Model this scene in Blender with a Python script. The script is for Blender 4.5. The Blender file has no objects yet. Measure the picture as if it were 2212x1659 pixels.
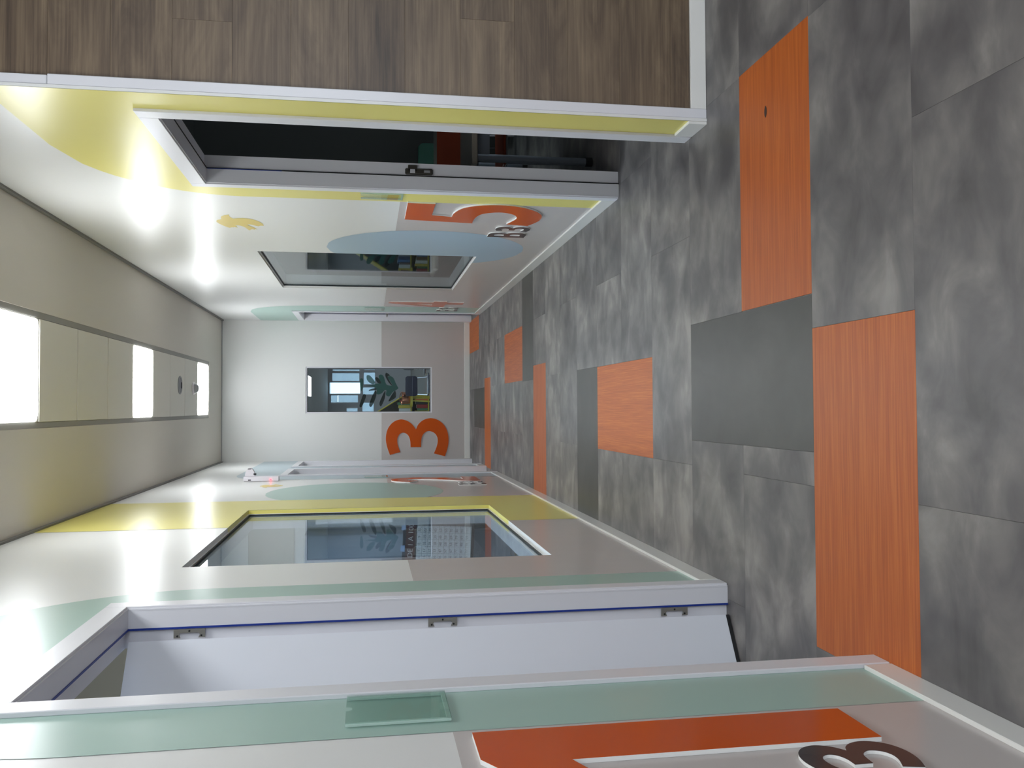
import bpy, bmesh, math, random
from mathutils import Vector, Matrix
random.seed(7)
SC = bpy.context.scene
COL = SC.collection
PI = math.pi

# ------------------------------------------------------------------ camera, world, lights, exposure
F_PX = 1875.5                      # focal length in pixels of a 2212 px wide frame
PITCH, YAW, ROLL = .1643, .0275, -.0003
EYE = Vector((0, 0, 1.3))
fw = Vector((math.sin(YAW)*math.cos(PITCH), math.cos(YAW)*math.cos(PITCH), -math.sin(PITCH)))
r0 = Vector((math.cos(YAW), -math.sin(YAW), 0)); u0 = r0.cross(fw)
rt = r0*math.cos(ROLL)+u0*math.sin(ROLL); upv = -r0*math.sin(ROLL)+u0*math.cos(ROLL)
cam = bpy.data.cameras.new('camera'); cam_o = bpy.data.objects.new('camera', cam); COL.objects.link(cam_o)
ax, ay, az = -upv, rt, -fw          # the phone was held on its side: picture right is down, picture top is the right hand
cam_o.matrix_world = Matrix(((ax.x, ay.x, az.x, EYE.x), (ax.y, ay.y, az.y, EYE.y), (ax.z, ay.z, az.z, EYE.z), (0, 0, 0, 1)))
cam.sensor_fit = 'HORIZONTAL'; cam.sensor_width = 36; cam.lens = 36*F_PX/2212; cam.clip_start = .05
SC.camera = cam_o

LIGHT_STRENGTH = 9.0
world = bpy.data.worlds.new('world'); SC.world = world; world.use_nodes = True
bg = world.node_tree.nodes['Background']; bg.inputs[0].default_value = (.72, .86, 1, 1); bg.inputs[1].default_value = 1.6

def area(name, loc, rot, sx, sy, power, color):
    l = bpy.data.lights.new(name, 'AREA'); l.shape = 'RECTANGLE'; l.size = sx; l.size_y = sy; l.energy = power; l.color = color
    o = bpy.data.objects.new(name, l); COL.objects.link(o); o.location = loc; o.rotation_euler = rot
    return o
area('lobby_daylight', (3.0, -3.40, 1.7), (PI/2, 0, 0), 2.8, 2.2, 56, (.82, .9, 1))                 # windows of the lobby behind the camera

SC.view_settings.view_transform = 'Standard'; SC.view_settings.look = 'None'
SC.view_settings.gamma = 1; SC.view_settings.use_curve_mapping = False
SC.view_settings.exposure = 1.2

# ------------------------------------------------------------------ helpers
def lin(c):
    return tuple(((v/255)/12.92 if v/255 <= .04045 else ((v/255+.055)/1.055)**2.4) for v in c)+(1,)

def mat(name, rgb, rough=.5, metal=0, spec=.5, emit=None, estr=0):
    m = bpy.data.materials.new(name); m.use_nodes = True
    b = m.node_tree.nodes['Principled BSDF']
    b.inputs['Base Color'].default_value = lin(rgb); b.inputs['Roughness'].default_value = rough
    b.inputs['Metallic'].default_value = metal; b.inputs['Specular IOR Level'].default_value = spec
    if emit:
        b.inputs['Emission Color'].default_value = lin(emit); b.inputs['Emission Strength'].default_value = estr
    return m

def nd(nt, t, **kw):
    n = nt.nodes.new(t)
    for k, v in kw.items():
        if k in n.inputs: n.inputs[k].default_value = v
        else: setattr(n, k, v)
    return n

def ramp(nt, stops):
    r = nt.nodes.new('ShaderNodeValToRGB'); e = r.color_ramp.elements
    while len(e) < len(stops): e.new(.5)
    for i, (p, c) in enumerate(stops): e[i].position = p; e[i].color = lin(c)
    return r

def tile_coords(nt, scale):
    """object coordinates shifted by a random amount per piece, so no two pieces show the same figure"""
    tc = nd(nt, 'ShaderNodeTexCoord'); oi = nd(nt, 'ShaderNodeObjectInfo')
    mul = nd(nt, 'ShaderNodeMath', operation='MULTIPLY'); mul.inputs[1].default_value = 37
    nt.links.new(oi.outputs['Random'], mul.inputs[0])
    cmb = nd(nt, 'ShaderNodeCombineXYZ')
    for i in range(3): nt.links.new(mul.outputs[0], cmb.inputs[i])
    add = nd(nt, 'ShaderNodeVectorMath', operation='ADD')
    nt.links.new(tc.outputs['Object'], add.inputs[0]); nt.links.new(cmb.outputs[0], add.inputs[1])
    mp = nd(nt, 'ShaderNodeMapping'); mp.inputs['Scale'].default_value = scale
    nt.links.new(add.outputs[0], mp.inputs[0])
    return mp, oi, add

def m_concrete(name, stops, rough=.42, streak=True):
    m = mat(name, (110, 110, 110), rough); nt = m.node_tree; b = nt.nodes['Principled BSDF']
    mp, oi, add = tile_coords(nt, (1.7, 2.6, 3.0))
    n1 = nd(nt, 'ShaderNodeTexNoise', Scale=2.7, Detail=7.0, Roughness=.56, Distortion=.5)
    nt.links.new(mp.outputs[0], n1.inputs['Vector'])
    mp2 = nd(nt, 'ShaderNodeMapping'); mp2.inputs['Scale'].default_value = (2.0, 1.6, 2)
    nt.links.new(add.outputs[0], mp2.inputs[0])
    n2 = nd(nt, 'ShaderNodeTexNoise', Scale=2.0, Detail=3.0, Roughness=.5, Distortion=.2)
    nt.links.new(mp2.outputs[0], n2.inputs['Vector'])
    mx = nd(nt, 'ShaderNodeMix', data_type='FLOAT'); mx.inputs[0].default_value = .5
    nt.links.new(n1.outputs[0], mx.inputs[2]); nt.links.new(n2.outputs[0], mx.inputs[3])
    sh = nd(nt, 'ShaderNodeMath', operation='MULTIPLY_ADD'); sh.inputs[1].default_value = .07; sh.inputs[2].default_value = -.035
    nt.links.new(oi.outputs['Random'], sh.inputs[0])
    ad = nd(nt, 'ShaderNodeMath', operation='ADD')
    nt.links.new(mx.outputs[0], ad.inputs[0]); nt.links.new(sh.outputs[0], ad.inputs[1])
    r = ramp(nt, stops); nt.links.new(ad.outputs[0], r.inputs[0]); nt.links.new(r.outputs[0], b.inputs['Base Color'])
    return m

def m_grain(name, stops, scale, nscale=1.0, rough=.4, detail=6., dist=.4, mixfine=.5, fine=(3, 90, 90)):
    m = mat(name, (150, 100, 60), rough); nt = m.node_tree; b = nt.nodes['Principled BSDF']
    mp, oi, add = tile_coords(nt, scale)
    n1 = nd(nt, 'ShaderNodeTexNoise', Scale=nscale, Detail=detail, Roughness=.6, Distortion=dist)
    nt.links.new(mp.outputs[0], n1.inputs['Vector'])
    mp2 = nd(nt, 'ShaderNodeMapping'); mp2.inputs['Scale'].default_value = fine; nt.links.new(add.outputs[0], mp2.inputs[0])
    n2 = nd(nt, 'ShaderNodeTexNoise', Scale=1.0, Detail=3.0, Roughness=.6); nt.links.new(mp2.outputs[0], n2.inputs['Vector'])
    mx = nd(nt, 'ShaderNodeMix', data_type='FLOAT'); mx.inputs[0].default_value = mixfine
    nt.links.new(n1.outputs[0], mx.inputs[2]); nt.links.new(n2.outputs[0], mx.inputs[3])
    sh = nd(nt, 'ShaderNodeMath', operation='MULTIPLY_ADD'); sh.inputs[1].default_value = .10; sh.inputs[2].default_value = -.05
    nt.links.new(oi.outputs['Random'], sh.inputs[0])
    ad = nd(nt, 'ShaderNodeMath', operation='ADD'); nt.links.new(mx.outputs[0], ad.inputs[0]); nt.links.new(sh.outputs[0], ad.inputs[1])
    r = ramp(nt, stops); nt.links.new(ad.outputs[0], r.inputs[0]); nt.links.new(r.outputs[0], b.inputs['Base Color'])
    return m

def m_panel(name, rgb, rough=.24, spec=.36):
    """satin laminate: flat colour, faint waviness in the gloss"""
    m = mat(name, rgb, rough, 0, spec); nt = m.node_tree; b = nt.nodes['Principled BSDF']
    tc = nd(nt, 'ShaderNodeTexCoord'); n = nd(nt, 'ShaderNodeTexNoise', Scale=2.6, Detail=2.0)
    nt.links.new(tc.outputs['Object'], n.inputs['Vector'])
    bp = nd(nt, 'ShaderNodeBump'); bp.inputs['Strength'].default_value = .04; bp.inputs['Distance'].default_value = .05
    nt.links.new(n.outputs[0], bp.inputs['Height']); nt.links.new(bp.outputs[0], b.inputs['Normal'])
    return m

def m_glass(name, tint=(255, 255, 255), r0=.045, rough=0.0):
    """thin pane: see-through, mirror-like towards grazing view"""
    m = bpy.data.materials.new(name); m.use_nodes = True; nt = m.node_tree; nt.nodes.clear()
    out = nd(nt, 'ShaderNodeOutputMaterial'); mix = nd(nt, 'ShaderNodeMixShader')
    tr = nd(nt, 'ShaderNodeBsdfTransparent'); tr.inputs[0].default_value = lin(tint)
    gl = nd(nt, 'ShaderNodeBsdfGlossy'); gl.inputs['Roughness'].default_value = rough
    lw = nd(nt, 'ShaderNodeLayerWeight'); lw.inputs['Blend'].default_value = .5
    pw = nd(nt, 'ShaderNodeMath', operation='POWER'); pw.inputs[1].default_value = 6
    ma = nd(nt, 'ShaderNodeMath', operation='MULTIPLY_ADD'); ma.inputs[1].default_value = 1-r0; ma.inputs[2].default_value = r0
    nt.links.new(lw.outputs['Facing'], pw.inputs[0]); nt.links.new(pw.outputs[0], ma.inputs[0]); nt.links.new(ma.outputs[0], mix.inputs[0])
    nt.links.new(tr.outputs[0], mix.inputs[1]); nt.links.new(gl.outputs[0], mix.inputs[2]); nt.links.new(mix.outputs[0], out.inputs[0])
    return m

def m_film(name, rgb, alpha):
    m = bpy.data.materials.new(name); m.use_nodes = True; nt = m.node_tree; nt.nodes.clear()
    out = nd(nt, 'ShaderNodeOutputMaterial'); mix = nd(nt, 'ShaderNodeMixShader'); mix.inputs[0].default_value = alpha
    tr = nd(nt, 'ShaderNodeBsdfTransparent'); df = nd(nt, 'ShaderNodeBsdfDiffuse'); df.inputs[0].default_value = lin(rgb)
    nt.links.new(tr.outputs[0], mix.inputs[1]); nt.links.new(df.outputs[0], mix.inputs[2]); nt.links.new(mix.outputs[0], out.inputs[0])
    return m

class MB:
    def __init__(s): s.v = []; s.f = []
    def add(s, vs, fs):
        n = len(s.v); s.v += [tuple(v) for v in vs]; s.f += [tuple(i+n for i in f) for f in fs]; return s
    def box(s, x0, x1, y0, y1, z0, z1, c=0):
        if x0 > x1: x0, x1 = x1, x0
        if y0 > y1: y0, y1 = y1, y0
        if z0 > z1: z0, z1 = z1, z0
        if c <= 0:
            return s.add([(x, y, z) for z in (z0, z1) for y in (y0, y1) for x in (x0, x1)],
                         [(0, 2, 3, 1), (4, 5, 7, 6), (0, 1, 5, 4), (2, 6, 7, 3), (0, 4, 6, 2), (1, 3, 7, 5)])
        bm = bmesh.new(); bmesh.ops.create_cube(bm, size=1)
        for v in bm.verts: v.co = ((x0+x1)/2+v.co.x*(x1-x0), (y0+y1)/2+v.co.y*(y1-y0), (z0+z1)/2+v.co.z*(z1-z0))
        bmesh.ops.bevel(bm, geom=bm.edges[:], offset=c, segments=1, affect='EDGES', profile=.5)
        s.bm(bm); return s
    def bm(s, bm, M=None):
        bm.verts.index_update()
        s.add([(M @ v.co if M else v.co.copy()) for v in bm.verts], [[v.index for v in f.verts] for f in bm.faces]); bm.free(); return s
    def cyl(s, a, b, r, seg=16, r2=None):
        a = Vector(a); b = Vector(b); d = (b-a); L = d.length; d.normalize()
        t = Vector((0, 0, 1)) if abs(d.z) < .9 else Vector((1, 0, 0)); p = d.cross(t).normalized(); q = d.cross(p)
        r2 = r if r2 is None else r2
        vs = [a+(p*math.cos(2*PI*i/seg)+q*math.sin(2*PI*i/seg))*r for i in range(seg)]+[b+(p*math.cos(2*PI*i/seg)+q*math.sin(2*PI*i/seg))*r2 for i in range(seg)]
        return s.add(vs, [(i, i+seg, (i+1) % seg+seg, (i+1) % seg) for i in range(seg)]+[tuple(range(seg)), tuple(range(2*seg-1, seg-1, -1))])
    def tube(s, pts, r, seg=10):
        for a, b in zip(pts, pts[1:]): s.cyl(a, b, r, seg)
        return s
    def lathe(s, prof, c, seg=24, axis='Z'):
        n = len(prof); vs = []
        for i in range(seg):
            t = 2*PI*i/seg
            for r, h in prof: vs.append((c[0]+r*math.cos(t), c[1]+r*math.sin(t), c[2]+h))
        fs = [(i*n+j, ((i+1) % seg)*n+j, ((i+1) % seg)*n+j+1, i*n+j+1) for i in range(seg) for j in range(n-1)]
        return s.add(vs, fs)
    def mesh(s, name, smooth=False):
        me = bpy.data.meshes.new(name); me.from_pydata([tuple(v) for v in s.v], [], s.f); me.update()
        bm = bmesh.new(); bm.from_mesh(me); bmesh.ops.remove_doubles(bm, verts=bm.verts, dist=1e-6)
        bmesh.ops.recalc_face_normals(bm, faces=bm.faces); bm.to_mesh(me); bm.free()
        if smooth:
            for p in me.polygons: p.use_smooth = True
            try: me.set_sharp_from_angle(angle=.6)
            except Exception: pass
        return me

def put(name, me, m, parent=None, loc=(0, 0, 0), rot=(0, 0, 0), kind=None, label=None, cat=None, group=None):
    if isinstance(me, MB): me = me.mesh(name)
    if m and not me.materials: me.materials.append(m)
    o = bpy.data.objects.new(name, me); COL.objects.link(o); o.location = loc; o.rotation_euler = rot
    return tag(o, parent, kind, label, cat, group)

def tag(o, parent=None, kind=None, label=None, cat=None, group=None):
    if parent:
        o.parent = parent; o.matrix_parent_inverse = parent.matrix_basis.inverted()
    if kind: o['kind'] = kind
    if label: o['label'] = label
    if cat: o['category'] = cat
    if group: o['group'] = group
    return o

def thing(name, loc, label, cat, kind=None, group=None, rot=(0, 0, 0)):
    o = bpy.data.objects.new(name, None); COL.objects.link(o); o.location = loc; o.rotation_euler = rot; o.empty_display_size = .1
    return tag(o, None, kind, label, cat, group)

def struct(name, me, m, label, cat): return put(name, me, m, None, kind='structure', label=label, cat=cat)

def flat(splines, depth):
    """filled outline(s) (holes allowed), extruded +-depth/2 along local Z -> verts, faces"""
    c = bpy.data.curves.new('outline', 'CURVE'); c.dimensions = '2D'; c.fill_mode = 'BOTH'; c.extrude = depth/2
    for pts in splines:
        sp = c.splines.new('POLY'); sp.points.add(len(pts)-1)
        for p, q in zip(sp.points, pts): p.co = (q[0], q[1], 0, 1)
        sp.use_cyclic_u = True
    o = bpy.data.objects.new('outline', c); COL.objects.link(o)
    dg = bpy.context.evaluated_depsgraph_get(); me = bpy.data.meshes.new_from_object(o.evaluated_get(dg))
    vs = [v.co.copy() for v in me.vertices]; fs = [tuple(p.vertices) for p in me.polygons]
    bpy.data.objects.remove(o); bpy.data.curves.remove(c); bpy.data.meshes.remove(me)
    return vs, fs

def text_mesh(body, size):
    c = bpy.data.curves.new('lettering', 'FONT'); c.body = body; c.size = size; c.align_x = 'CENTER'; c.align_y = 'CENTER'
    c.resolution_u = 3; c.extrude = .0004
    o = bpy.data.objects.new('lettering', c); COL.objects.link(o)
    dg = bpy.context.evaluated_depsgraph_get(); me = bpy.data.meshes.new_from_object(o.evaluated_get(dg))
    vs = [v.co.copy() for v in me.vertices]; fs = [tuple(p.vertices) for p in me.polygons]
    bpy.data.objects.remove(o); bpy.data.curves.remove(c); bpy.data.meshes.remove(me)
    return vs, fs

def smooth_poly(pts, corners, n=4):
    """Catmull-Rom through the points, sharp at the listed indices"""
    N = len(pts); out = []
    for i in range(N):
        p0, p1, p2, p3 = pts[i-1], pts[i], pts[(i+1) % N], pts[(i+2) % N]
        if i in corners: p0 = p1
        if (i+1) % N in corners: p3 = p2
        if i in corners and (i+1) % N in corners: out.append(p1); continue
        for k in range(n):
            t = k/n
            out.append(tuple(.5*(2*p1[a]+(p2[a]-p0[a])*t+(2*p0[a]-5*p1[a]+4*p2[a]-p3[a])*t*t+(3*p1[a]-p0[a]-3*p2[a]+p3[a])*t**3) for a in (0, 1)))
    return out

# ------------------------------------------------------------------ materials
M = {}
M['wall'] = m_panel('white laminate', (228, 228, 226), .31)
M['grey'] = m_panel('warm grey laminate', (198, 191, 188), .25)
M['yellow'] = m_panel('yellow laminate', (232, 221, 124), .29)
M['green'] = m_panel('sage green laminate', (166, 194, 184), .29)
M['blue'] = m_panel('pale blue laminate', (166, 190, 209), .29)
M['bluegrey'] = m_panel('pale blue grey laminate', (178, 194, 202), .29)
M['bird'] = m_panel('ochre vinyl', (222, 198, 98), .3)
M['trim'] = mat('white painted trim', (224, 224, 229), .3)
M['skirt'] = mat('white skirting', (234, 233, 229), .18)
M['door'] = mat('white door leaf', (222, 225, 233), .38)
M['ceiling'] = mat('matt ceiling paint', (216, 210, 200), .75, 0, .3)
M['rail'] = mat('grey ceiling rail', (150, 148, 142), .6)
M['cornice'] = mat('grey shadow trim', (126, 124, 120), .6)
M['cornice2'] = mat('pale grey trim', (176, 176, 176), .6)
M['tilec'] = mat('ceiling tile', (226, 222, 212), .7, 0, .3)
M['lamp'] = mat('light diffuser', (255, 255, 255), .6, emit=(247, 251, 254), estr=LIGHT_STRENGTH)
M['lamp_fill'] = mat('cool added fill diffuser', (255, 255, 255), .6, emit=(215, 232, 255), estr=LIGHT_STRENGTH*1.6)
M['orange'] = mat('orange gloss print', (206, 84, 8), .16, 0, .4)
M['char'] = mat('charcoal gloss print', (66, 62, 64), .2, 0, .3)
M['foam'] = mat('white board edge', (240, 240, 238), .4)
M['steel'] = mat('brushed steel', (150, 147, 140), .4, .55)
M['chrome'] = mat('chrome tube', (190, 192, 196), .18, 1)
M['dark'] = mat('dark recess', (26, 26, 28), .6)
M['gasket'] = mat('black rubber gasket', (14, 14, 16), .5)
M['seal'] = mat('blue tape line', (18, 50, 140), .5)
M['glass'] = m_glass('window glass', (232, 240, 242))
M['acrylic'] = m_glass('clear acrylic', (248, 253, 251), .05)
M['acrylic_edge'] = m_film('acrylic edge', (205, 228, 220), .55)
M['concrete'] = m_concrete('grey concrete look vinyl', [(.34, (75, 72, 73)), (.46, (97, 94, 94)), (.55, (118, 114, 112)), (.66, (149, 144, 140))])
M['darktile'] = m_concrete('charcoal vinyl', [(.3, (52, 52, 50)), (.5, (62, 62, 59)), (.7, (74, 73, 70))])
M['orangetile'] = m_grain('orange wood look vinyl', [(.32, (157, 75, 20)), (.5, (179, 89, 26)), (.68, (198, 110, 42))], (1.6, 30, 10), 1.0, .48, fine=(4, 190, 60), mixfine=.6, dist=.3)
M['wood'] = m_grain('grey brown oak planks', [(.30, (64, 50, 38)), (.45, (94, 77, 60)), (.57, (116, 98, 77)), (.72, (140, 121, 97))], (1.5, 8, 9), 1.0, .45, detail=8., dist=1.2, fine=(2.2, 110, 110), mixfine=.38)
M['roomwall'] = mat('room wall paint', (205, 204, 200), .6)
M['roomceil'] = mat('room ceiling', (190, 185, 172), .8)
M['roomgrey'] = mat('grey room wall', (148, 150, 155), .6)
M['libceil'] = mat('library ceiling paint', (205, 208, 210), .7)
M['beige'] = mat('beige pinboard', (146, 141, 126), .7)
M['cab'] = mat('blue grey cabinet', (150, 160, 172), .4)
M['brownhead'] = mat('brown chart heading', (96, 52, 40), .5)
M['paper'] = mat('chart paper', (214, 216, 216), .5)
M['ink'] = mat('grey ink', (70, 74, 80), .6)
M['whiteink'] = mat('white ink', (225, 222, 216), .6)
M['navy'] = mat('navy plastic', (28, 28, 52), .35)
M['oranged'] = mat('orange plastic', (150, 56, 18), .5)
M['teal'] = mat('teal plastic', (56, 104, 88), .55)
M['tabletop'] = mat('grey table top', (120, 118, 112), .5)
M['tableedge'] = mat('cream table edge', (150, 142, 128), .5)
M['tablegrey'] = mat('grey steel leg', (120, 126, 134), .35, .3)
M['yellowfurn'] = mat('yellow board', (190, 172, 48), .45)
M['copper'] = mat('copper', (214, 140, 108), .22, 1)
M['cream'] = mat('cream rounded edge', (214, 206, 192), .45)
M['leaf'] = m_film('teal leaf film', (26, 104, 92), .85)
M['leafdark'] = m_film('dark green leaf film', (12, 36, 32), .92)
M['blind'] = m_film('window blind', (190, 205, 228), .5)
M['frame'] = mat('grey window frame', (96, 96, 108), .4)
M['whiteplastic'] = mat('white plastic', (228, 224, 230), .35)
M['led'] = mat('red indicator', (255, 60, 60), .4, emit=(255, 40, 50), estr=6)

# ------------------------------------------------------------------ dimensions (metres)
XL, XR, YE, ZC, WT = -.66, 1.108, 11.196, 3.093, .12
YC = 3.195                                     # plane of the wood wall, where the corridor opens
WZ = 1.13                                      # top of the grey dado
Y_BACK, X_LOB = -3.5, 4.6
D1 = (2.10, 3.03); D2 = (3.42, 4.38); D3 = (10.12, 10.98); D4 = (8.80, 9.59); D5 = (10.09, 10.94)
DH = 2.075; JT = .04
W1 = (3.82, 5.87, .49, 2.068); W2 = (6.29, 8.165, .515, 2.068); W3 = (-.061, .528, .49, 2.073)

def holed(a0, a1, z0, z1, holes, t0, t1, axis):
    """slab between t0..t1 with rectangular holes; axis 'X': slab normal X, a runs along Y"""
    A = sorted({a0, a1, *[h for q in holes for h in q[:2]]}); Z = sorted({z0, z1, *[h for q in holes for h in q[2:]]})
    inside = lambda a, z: a0 < a < a1 and z0 < z < z1 and not any(q[0] < a < q[1] and q[2] < z < q[3] for q in holes)
    b = MB(); P = (lambda t, a, z: (t, a, z)) if axis == 'X' else (lambda t, a, z: (a, t, z))
    q4 = [(0, 1, 2, 3)]
    mids = lambda S: [(S[i], S[i+1]) for i in range(len(S)-1)]
    for (p, q) in mids(A):
        for (r, s) in mids(Z):
            if not inside((p+q)/2, (r+s)/2): continue
            for t in (t0, t1): b.add([P(t, p, r), P(t, q, r), P(t, q, s), P(t, p, s)], q4)
            e = 1e-4
            for (aa, ok) in ((p, inside(p-e, (r+s)/2)), (q, inside(q+e, (r+s)/2))):
                if not ok: b.add([P(t0, aa, r), P(t1, aa, r), P(t1, aa, s), P(t0, aa, s)], q4)
            for (zz, ok) in ((r, inside((p+q)/2, r-e)), (s, inside((p+q)/2, s+e))):
                if not ok: b.add([P(t0, p, zz), P(t0, q, zz), P(t1, q, zz), P(t1, p, zz)], q4)
    return b

# ------------------------------------------------------------------ floor
floor = struct('floor', MB().box(-5, X_LOB, Y_BACK, 28.5, -.12, -.003), M['concrete'], 'grey concrete look vinyl floor with orange and charcoal plank insets', 'floor')
_tm = {}
def tile_mesh(L, W, mk):
    k = (round(L, 4), round(W, 4), mk)
    if k not in _tm:
        g = .0002; c = .0005; x, y = L/2-g, W/2-g
        b = MB(); b.add([(-x, -y, -.003), (x, -y, -.003), (x, y, -.003), (-x, y, -.003), (-x, -y, -c), (x, -y, -c), (x, y, -c), (-x, y, -c),
                         (-x+c, -y+c, 0), (x-c, -y+c, 0), (x-c, y-c, 0), (-x+c, y-c, 0)],
                        [(0, 1, 5, 4), (1, 2, 6, 5), (2, 3, 7, 6), (3, 0, 4, 7), (4, 5, 9, 8), (5, 6, 10, 9), (6, 7, 11, 10), (7, 4, 8, 11), (8, 9, 10, 11)])
        me = b.mesh('floor_tile'); me.materials.append(M[mk]); _tm[k] = me
    return _tm[k]
def tile(x0, x1, y0, y1, mk, long_y=False):
    if x1-x0 < .02 or y1-y0 < .02: return
    if long_y: put('floor_tile', tile_mesh(y1-y0, x1-x0, mk), None, floor, ((x0+x1)/2, (y0+y1)/2, 0), (0, 0, PI/2))
    else: put('floor_tile', tile_mesh(x1-x0, y1-y0, mk), None, floor, ((x0+x1)/2, (y0+y1)/2, 0))
TW, TD, Y0T = .4675, .49, 2.39
R = lambda k: Y0T+TD*k                          # row lines
special = [  # x0, x1, row0, row1, material, long axis along Y
    (.335, 1.17, 0, 1, 'orangetile', False), (-.136, .333, 0, 2, 'darktile', True), (-.706, .231, -1, 0, 'orangetile', False),
    (-.238, .231, 3, 5, 'orangetile', True), (XL, .233, 5, 6, 'darktile', False), (XL, .333, 8, 9, 'orangetile', False),
    (.221, XR, 9, 10, 'darktile', False), (.231, .698, 10, 12, 'orangetile', True), (XL, .33, 14, 15, 'orangetile', False),
    (-.237, .231, 15, 17, 'darktile', True), (.697, XR, 16, 18, 'orangetile', True)]
for (a, b_, r, s, mk, ly) in special: tile(a, b_, R(r), min(R(s), YE), mk, ly)
for k in range(-6, 18):
    ya, yb = R(k), min(R(k+1), YE)
    ym = (ya+yb)/2
    lo = -2.1 if 1.6 < ym < 3.4 else XL
    hi = 2.7 if ym < YC-.2 else (2.0 if ym < 4.9 else XR)
    blocks = sorted((max(a, lo), min(b_, hi)) for (a, b_, r, s, mk, ly) in special if r <= k < s)
    spans, cur = [], lo
    for a, b_ in blocks:
        if a > cur: spans.append((cur, a))
        cur = max(cur, b_)
    if cur < hi: spans.append((cur, hi))
    off = (.231 if k % 2 else .698)
    for a, b_ in spans:
        n0 = math.ceil((a-off+1e-3)/(2*TW)); cuts = [a]
        while off+n0*2*TW < b_-1e-3:
            c = off+n0*2*TW
            if c-cuts[-1] > .06 and b_-c > .06: cuts.append(c)
            n0 += 1
        cuts.append(b_)
        for p, q in zip(cuts, cuts[1:]): tile(p, q, ya, yb, 'concrete')

sx_, sy_ = .976, 2.675
put('scuff_mark', MB().add([(sx_+.020*math.cos(i*PI/6), sy_+.009*math.sin(i*PI/6), .0006) for i in range(12)], [tuple(range(12))]), mat('dark scuff', (60, 34, 22), .6), floor)

# ------------------------------------------------------------------ walls
def dhole(d): return (d[0]-JT, d[1]+JT, 0, DH+JT)
wall_left = struct('wall_left', holed(Y_BACK, YE, 0, ZC, [dhole(D1), dhole(D4), dhole(D5), W1], XL, XL-WT, 'X'), M['wall'], 'white laminate corridor wall on the left with coloured shapes and two doors at its far end', 'wall')
wall_right = struct('wall_right', holed(YC+.11, YE, 0, ZC, [dhole(D2), dhole(D3), W2], XR, XR+WT, 'X').box(XR, XR+.0115, YC-.018, YC+.11, 0, ZC).box(XR+.0115, XR+WT, YC+.035, YC+.11, 0, ZC), M['wall'], 'white laminate corridor wall on the right with yellow and blue shapes', 'wall')
wall_end = struct('wall_end', holed(XL-WT, XR+WT, 0, ZC, [W3], YE, YE+WT, 'Y'), M['wall'], 'white and grey wall closing the corridor, with a narrow window', 'wall')
wall_wood = struct('wall_front', MB().box(XR+.05, X_LOB, YC+.006, YC+.11, 0, ZC), mat('plank backing', (70, 58, 46), .6), 'wood plank wall facing the lobby, right of the corridor mouth', 'wall')
struct('wall_back', MB().box(-.78, X_LOB, Y_BACK-.1, Y_BACK, 0, ZC), M['roomwall'], 'plain lobby wall behind the viewpoint', 'wall')
struct('wall_lobby', MB().box(X_LOB, X_LOB+.1, Y_BACK, YC+.1, 0, ZC), M['roomwall'], 'plain lobby wall far to the right', 'wall')

# wood planks on the lobby wall
rows = [.0, .14]+[.14+.205*i for i in range(1, 15)]+[ZC]
joints = {4: 1.455, 9: 1.385}
for i, (za, zb) in enumerate(zip(rows, rows[1:])):
    if zb > ZC: zb = ZC
    if zb-za < .02: continue
    if i == 0: za = .062
    xs = [XR+.05]
    x = joints.get(i, 1.9+((i*.37) % 1.0))
    while x < 3.2: xs.append(x); x += 1.22
    xs.append(3.2)
    for a, b_ in zip(xs, xs[1:]):
        g = .0001
        put('wood_plank', MB().box(-(b_-a)/2+g, (b_-a)/2-g, -.006, 0, -(zb-za)/2+g, (zb-za)/2-g, .0005), M['wood'], wall_wood, ((a+b_)/2, YC+.006, (za+zb)/2))

# corner trim between wood wall and corridor, in two lengths
t = thing('trim_1', (XR, YC, 0), 'white corner trim where the wood wall meets the yellow corridor wall', 'trim', 'structure')
put('trim_strip', MB().box(XR+.012, XR+.050, YC-.016, YC+.034, .0, 2.39, .002), M['trim'], t)
put('trim_strip', MB().box(XR+.012, XR+.046, YC-.014, YC+.034, 2.392, ZC, .002), M['trim'], t)

# ------------------------------------------------------------------ painted shapes on the laminate
def decal(name, wall, m, shape, z0, z1, holes, sign, off, n=1, X=None):
    """thin printed sheet on a side wall; shape(z)->(y0,y1)"""
    X = X if X is not None else (XL if sign > 0 else XR)
    zs = sorted({round(z0+(z1-z0)*i/n, 5) for i in range(n+1)} | {z for h in holes for z in h[2:] if z0 < z < z1})
    b = MB(); x = X+sign*off
    for za, zb in zip(zs, zs[1:]):
        e = 1e-6
        A = shape(za+e); B = shape(zb-e)
        if A is None or B is None: continue
        segs = [(A, B)]
        for h in holes:
            if not (h[2]-1e-5 <= za and zb <= h[3]+1e-5): continue
            new = []
            for (a, c) in segs:
                lo = ((a[0], min(a[1], h[0])), (c[0], min(c[1], h[0]))); hi = ((max(a[0], h[1]), a[1]), (max(c[0], h[1]), c[1]))
                for sgm in (lo, hi):
                    if sgm[0][1]-sgm[0][0] > 1e-5 or sgm[1][1]-sgm[1][0] > 1e-5:
                        if sgm[0][1] >= sgm[0][0]-1e-9 and sgm[1][1] >= sgm[1][0]-1e-9: new.append(sgm)
            segs = new
        for (a, c) in segs:
            b.add([(x, a[0], za), (x, a[1], za), (x, c[1], zb), (x, c[0], zb)], [(0, 1, 2, 3)])
    return put(name, b, m, wall)
def decal_poly(name, wall, m, pts, sign, off, X):
    vs, fs = flat([pts], 0); return put(name, MB().add([(X+sign*off, v.x, v.y) for v in vs], fs), m, wall)
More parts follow.
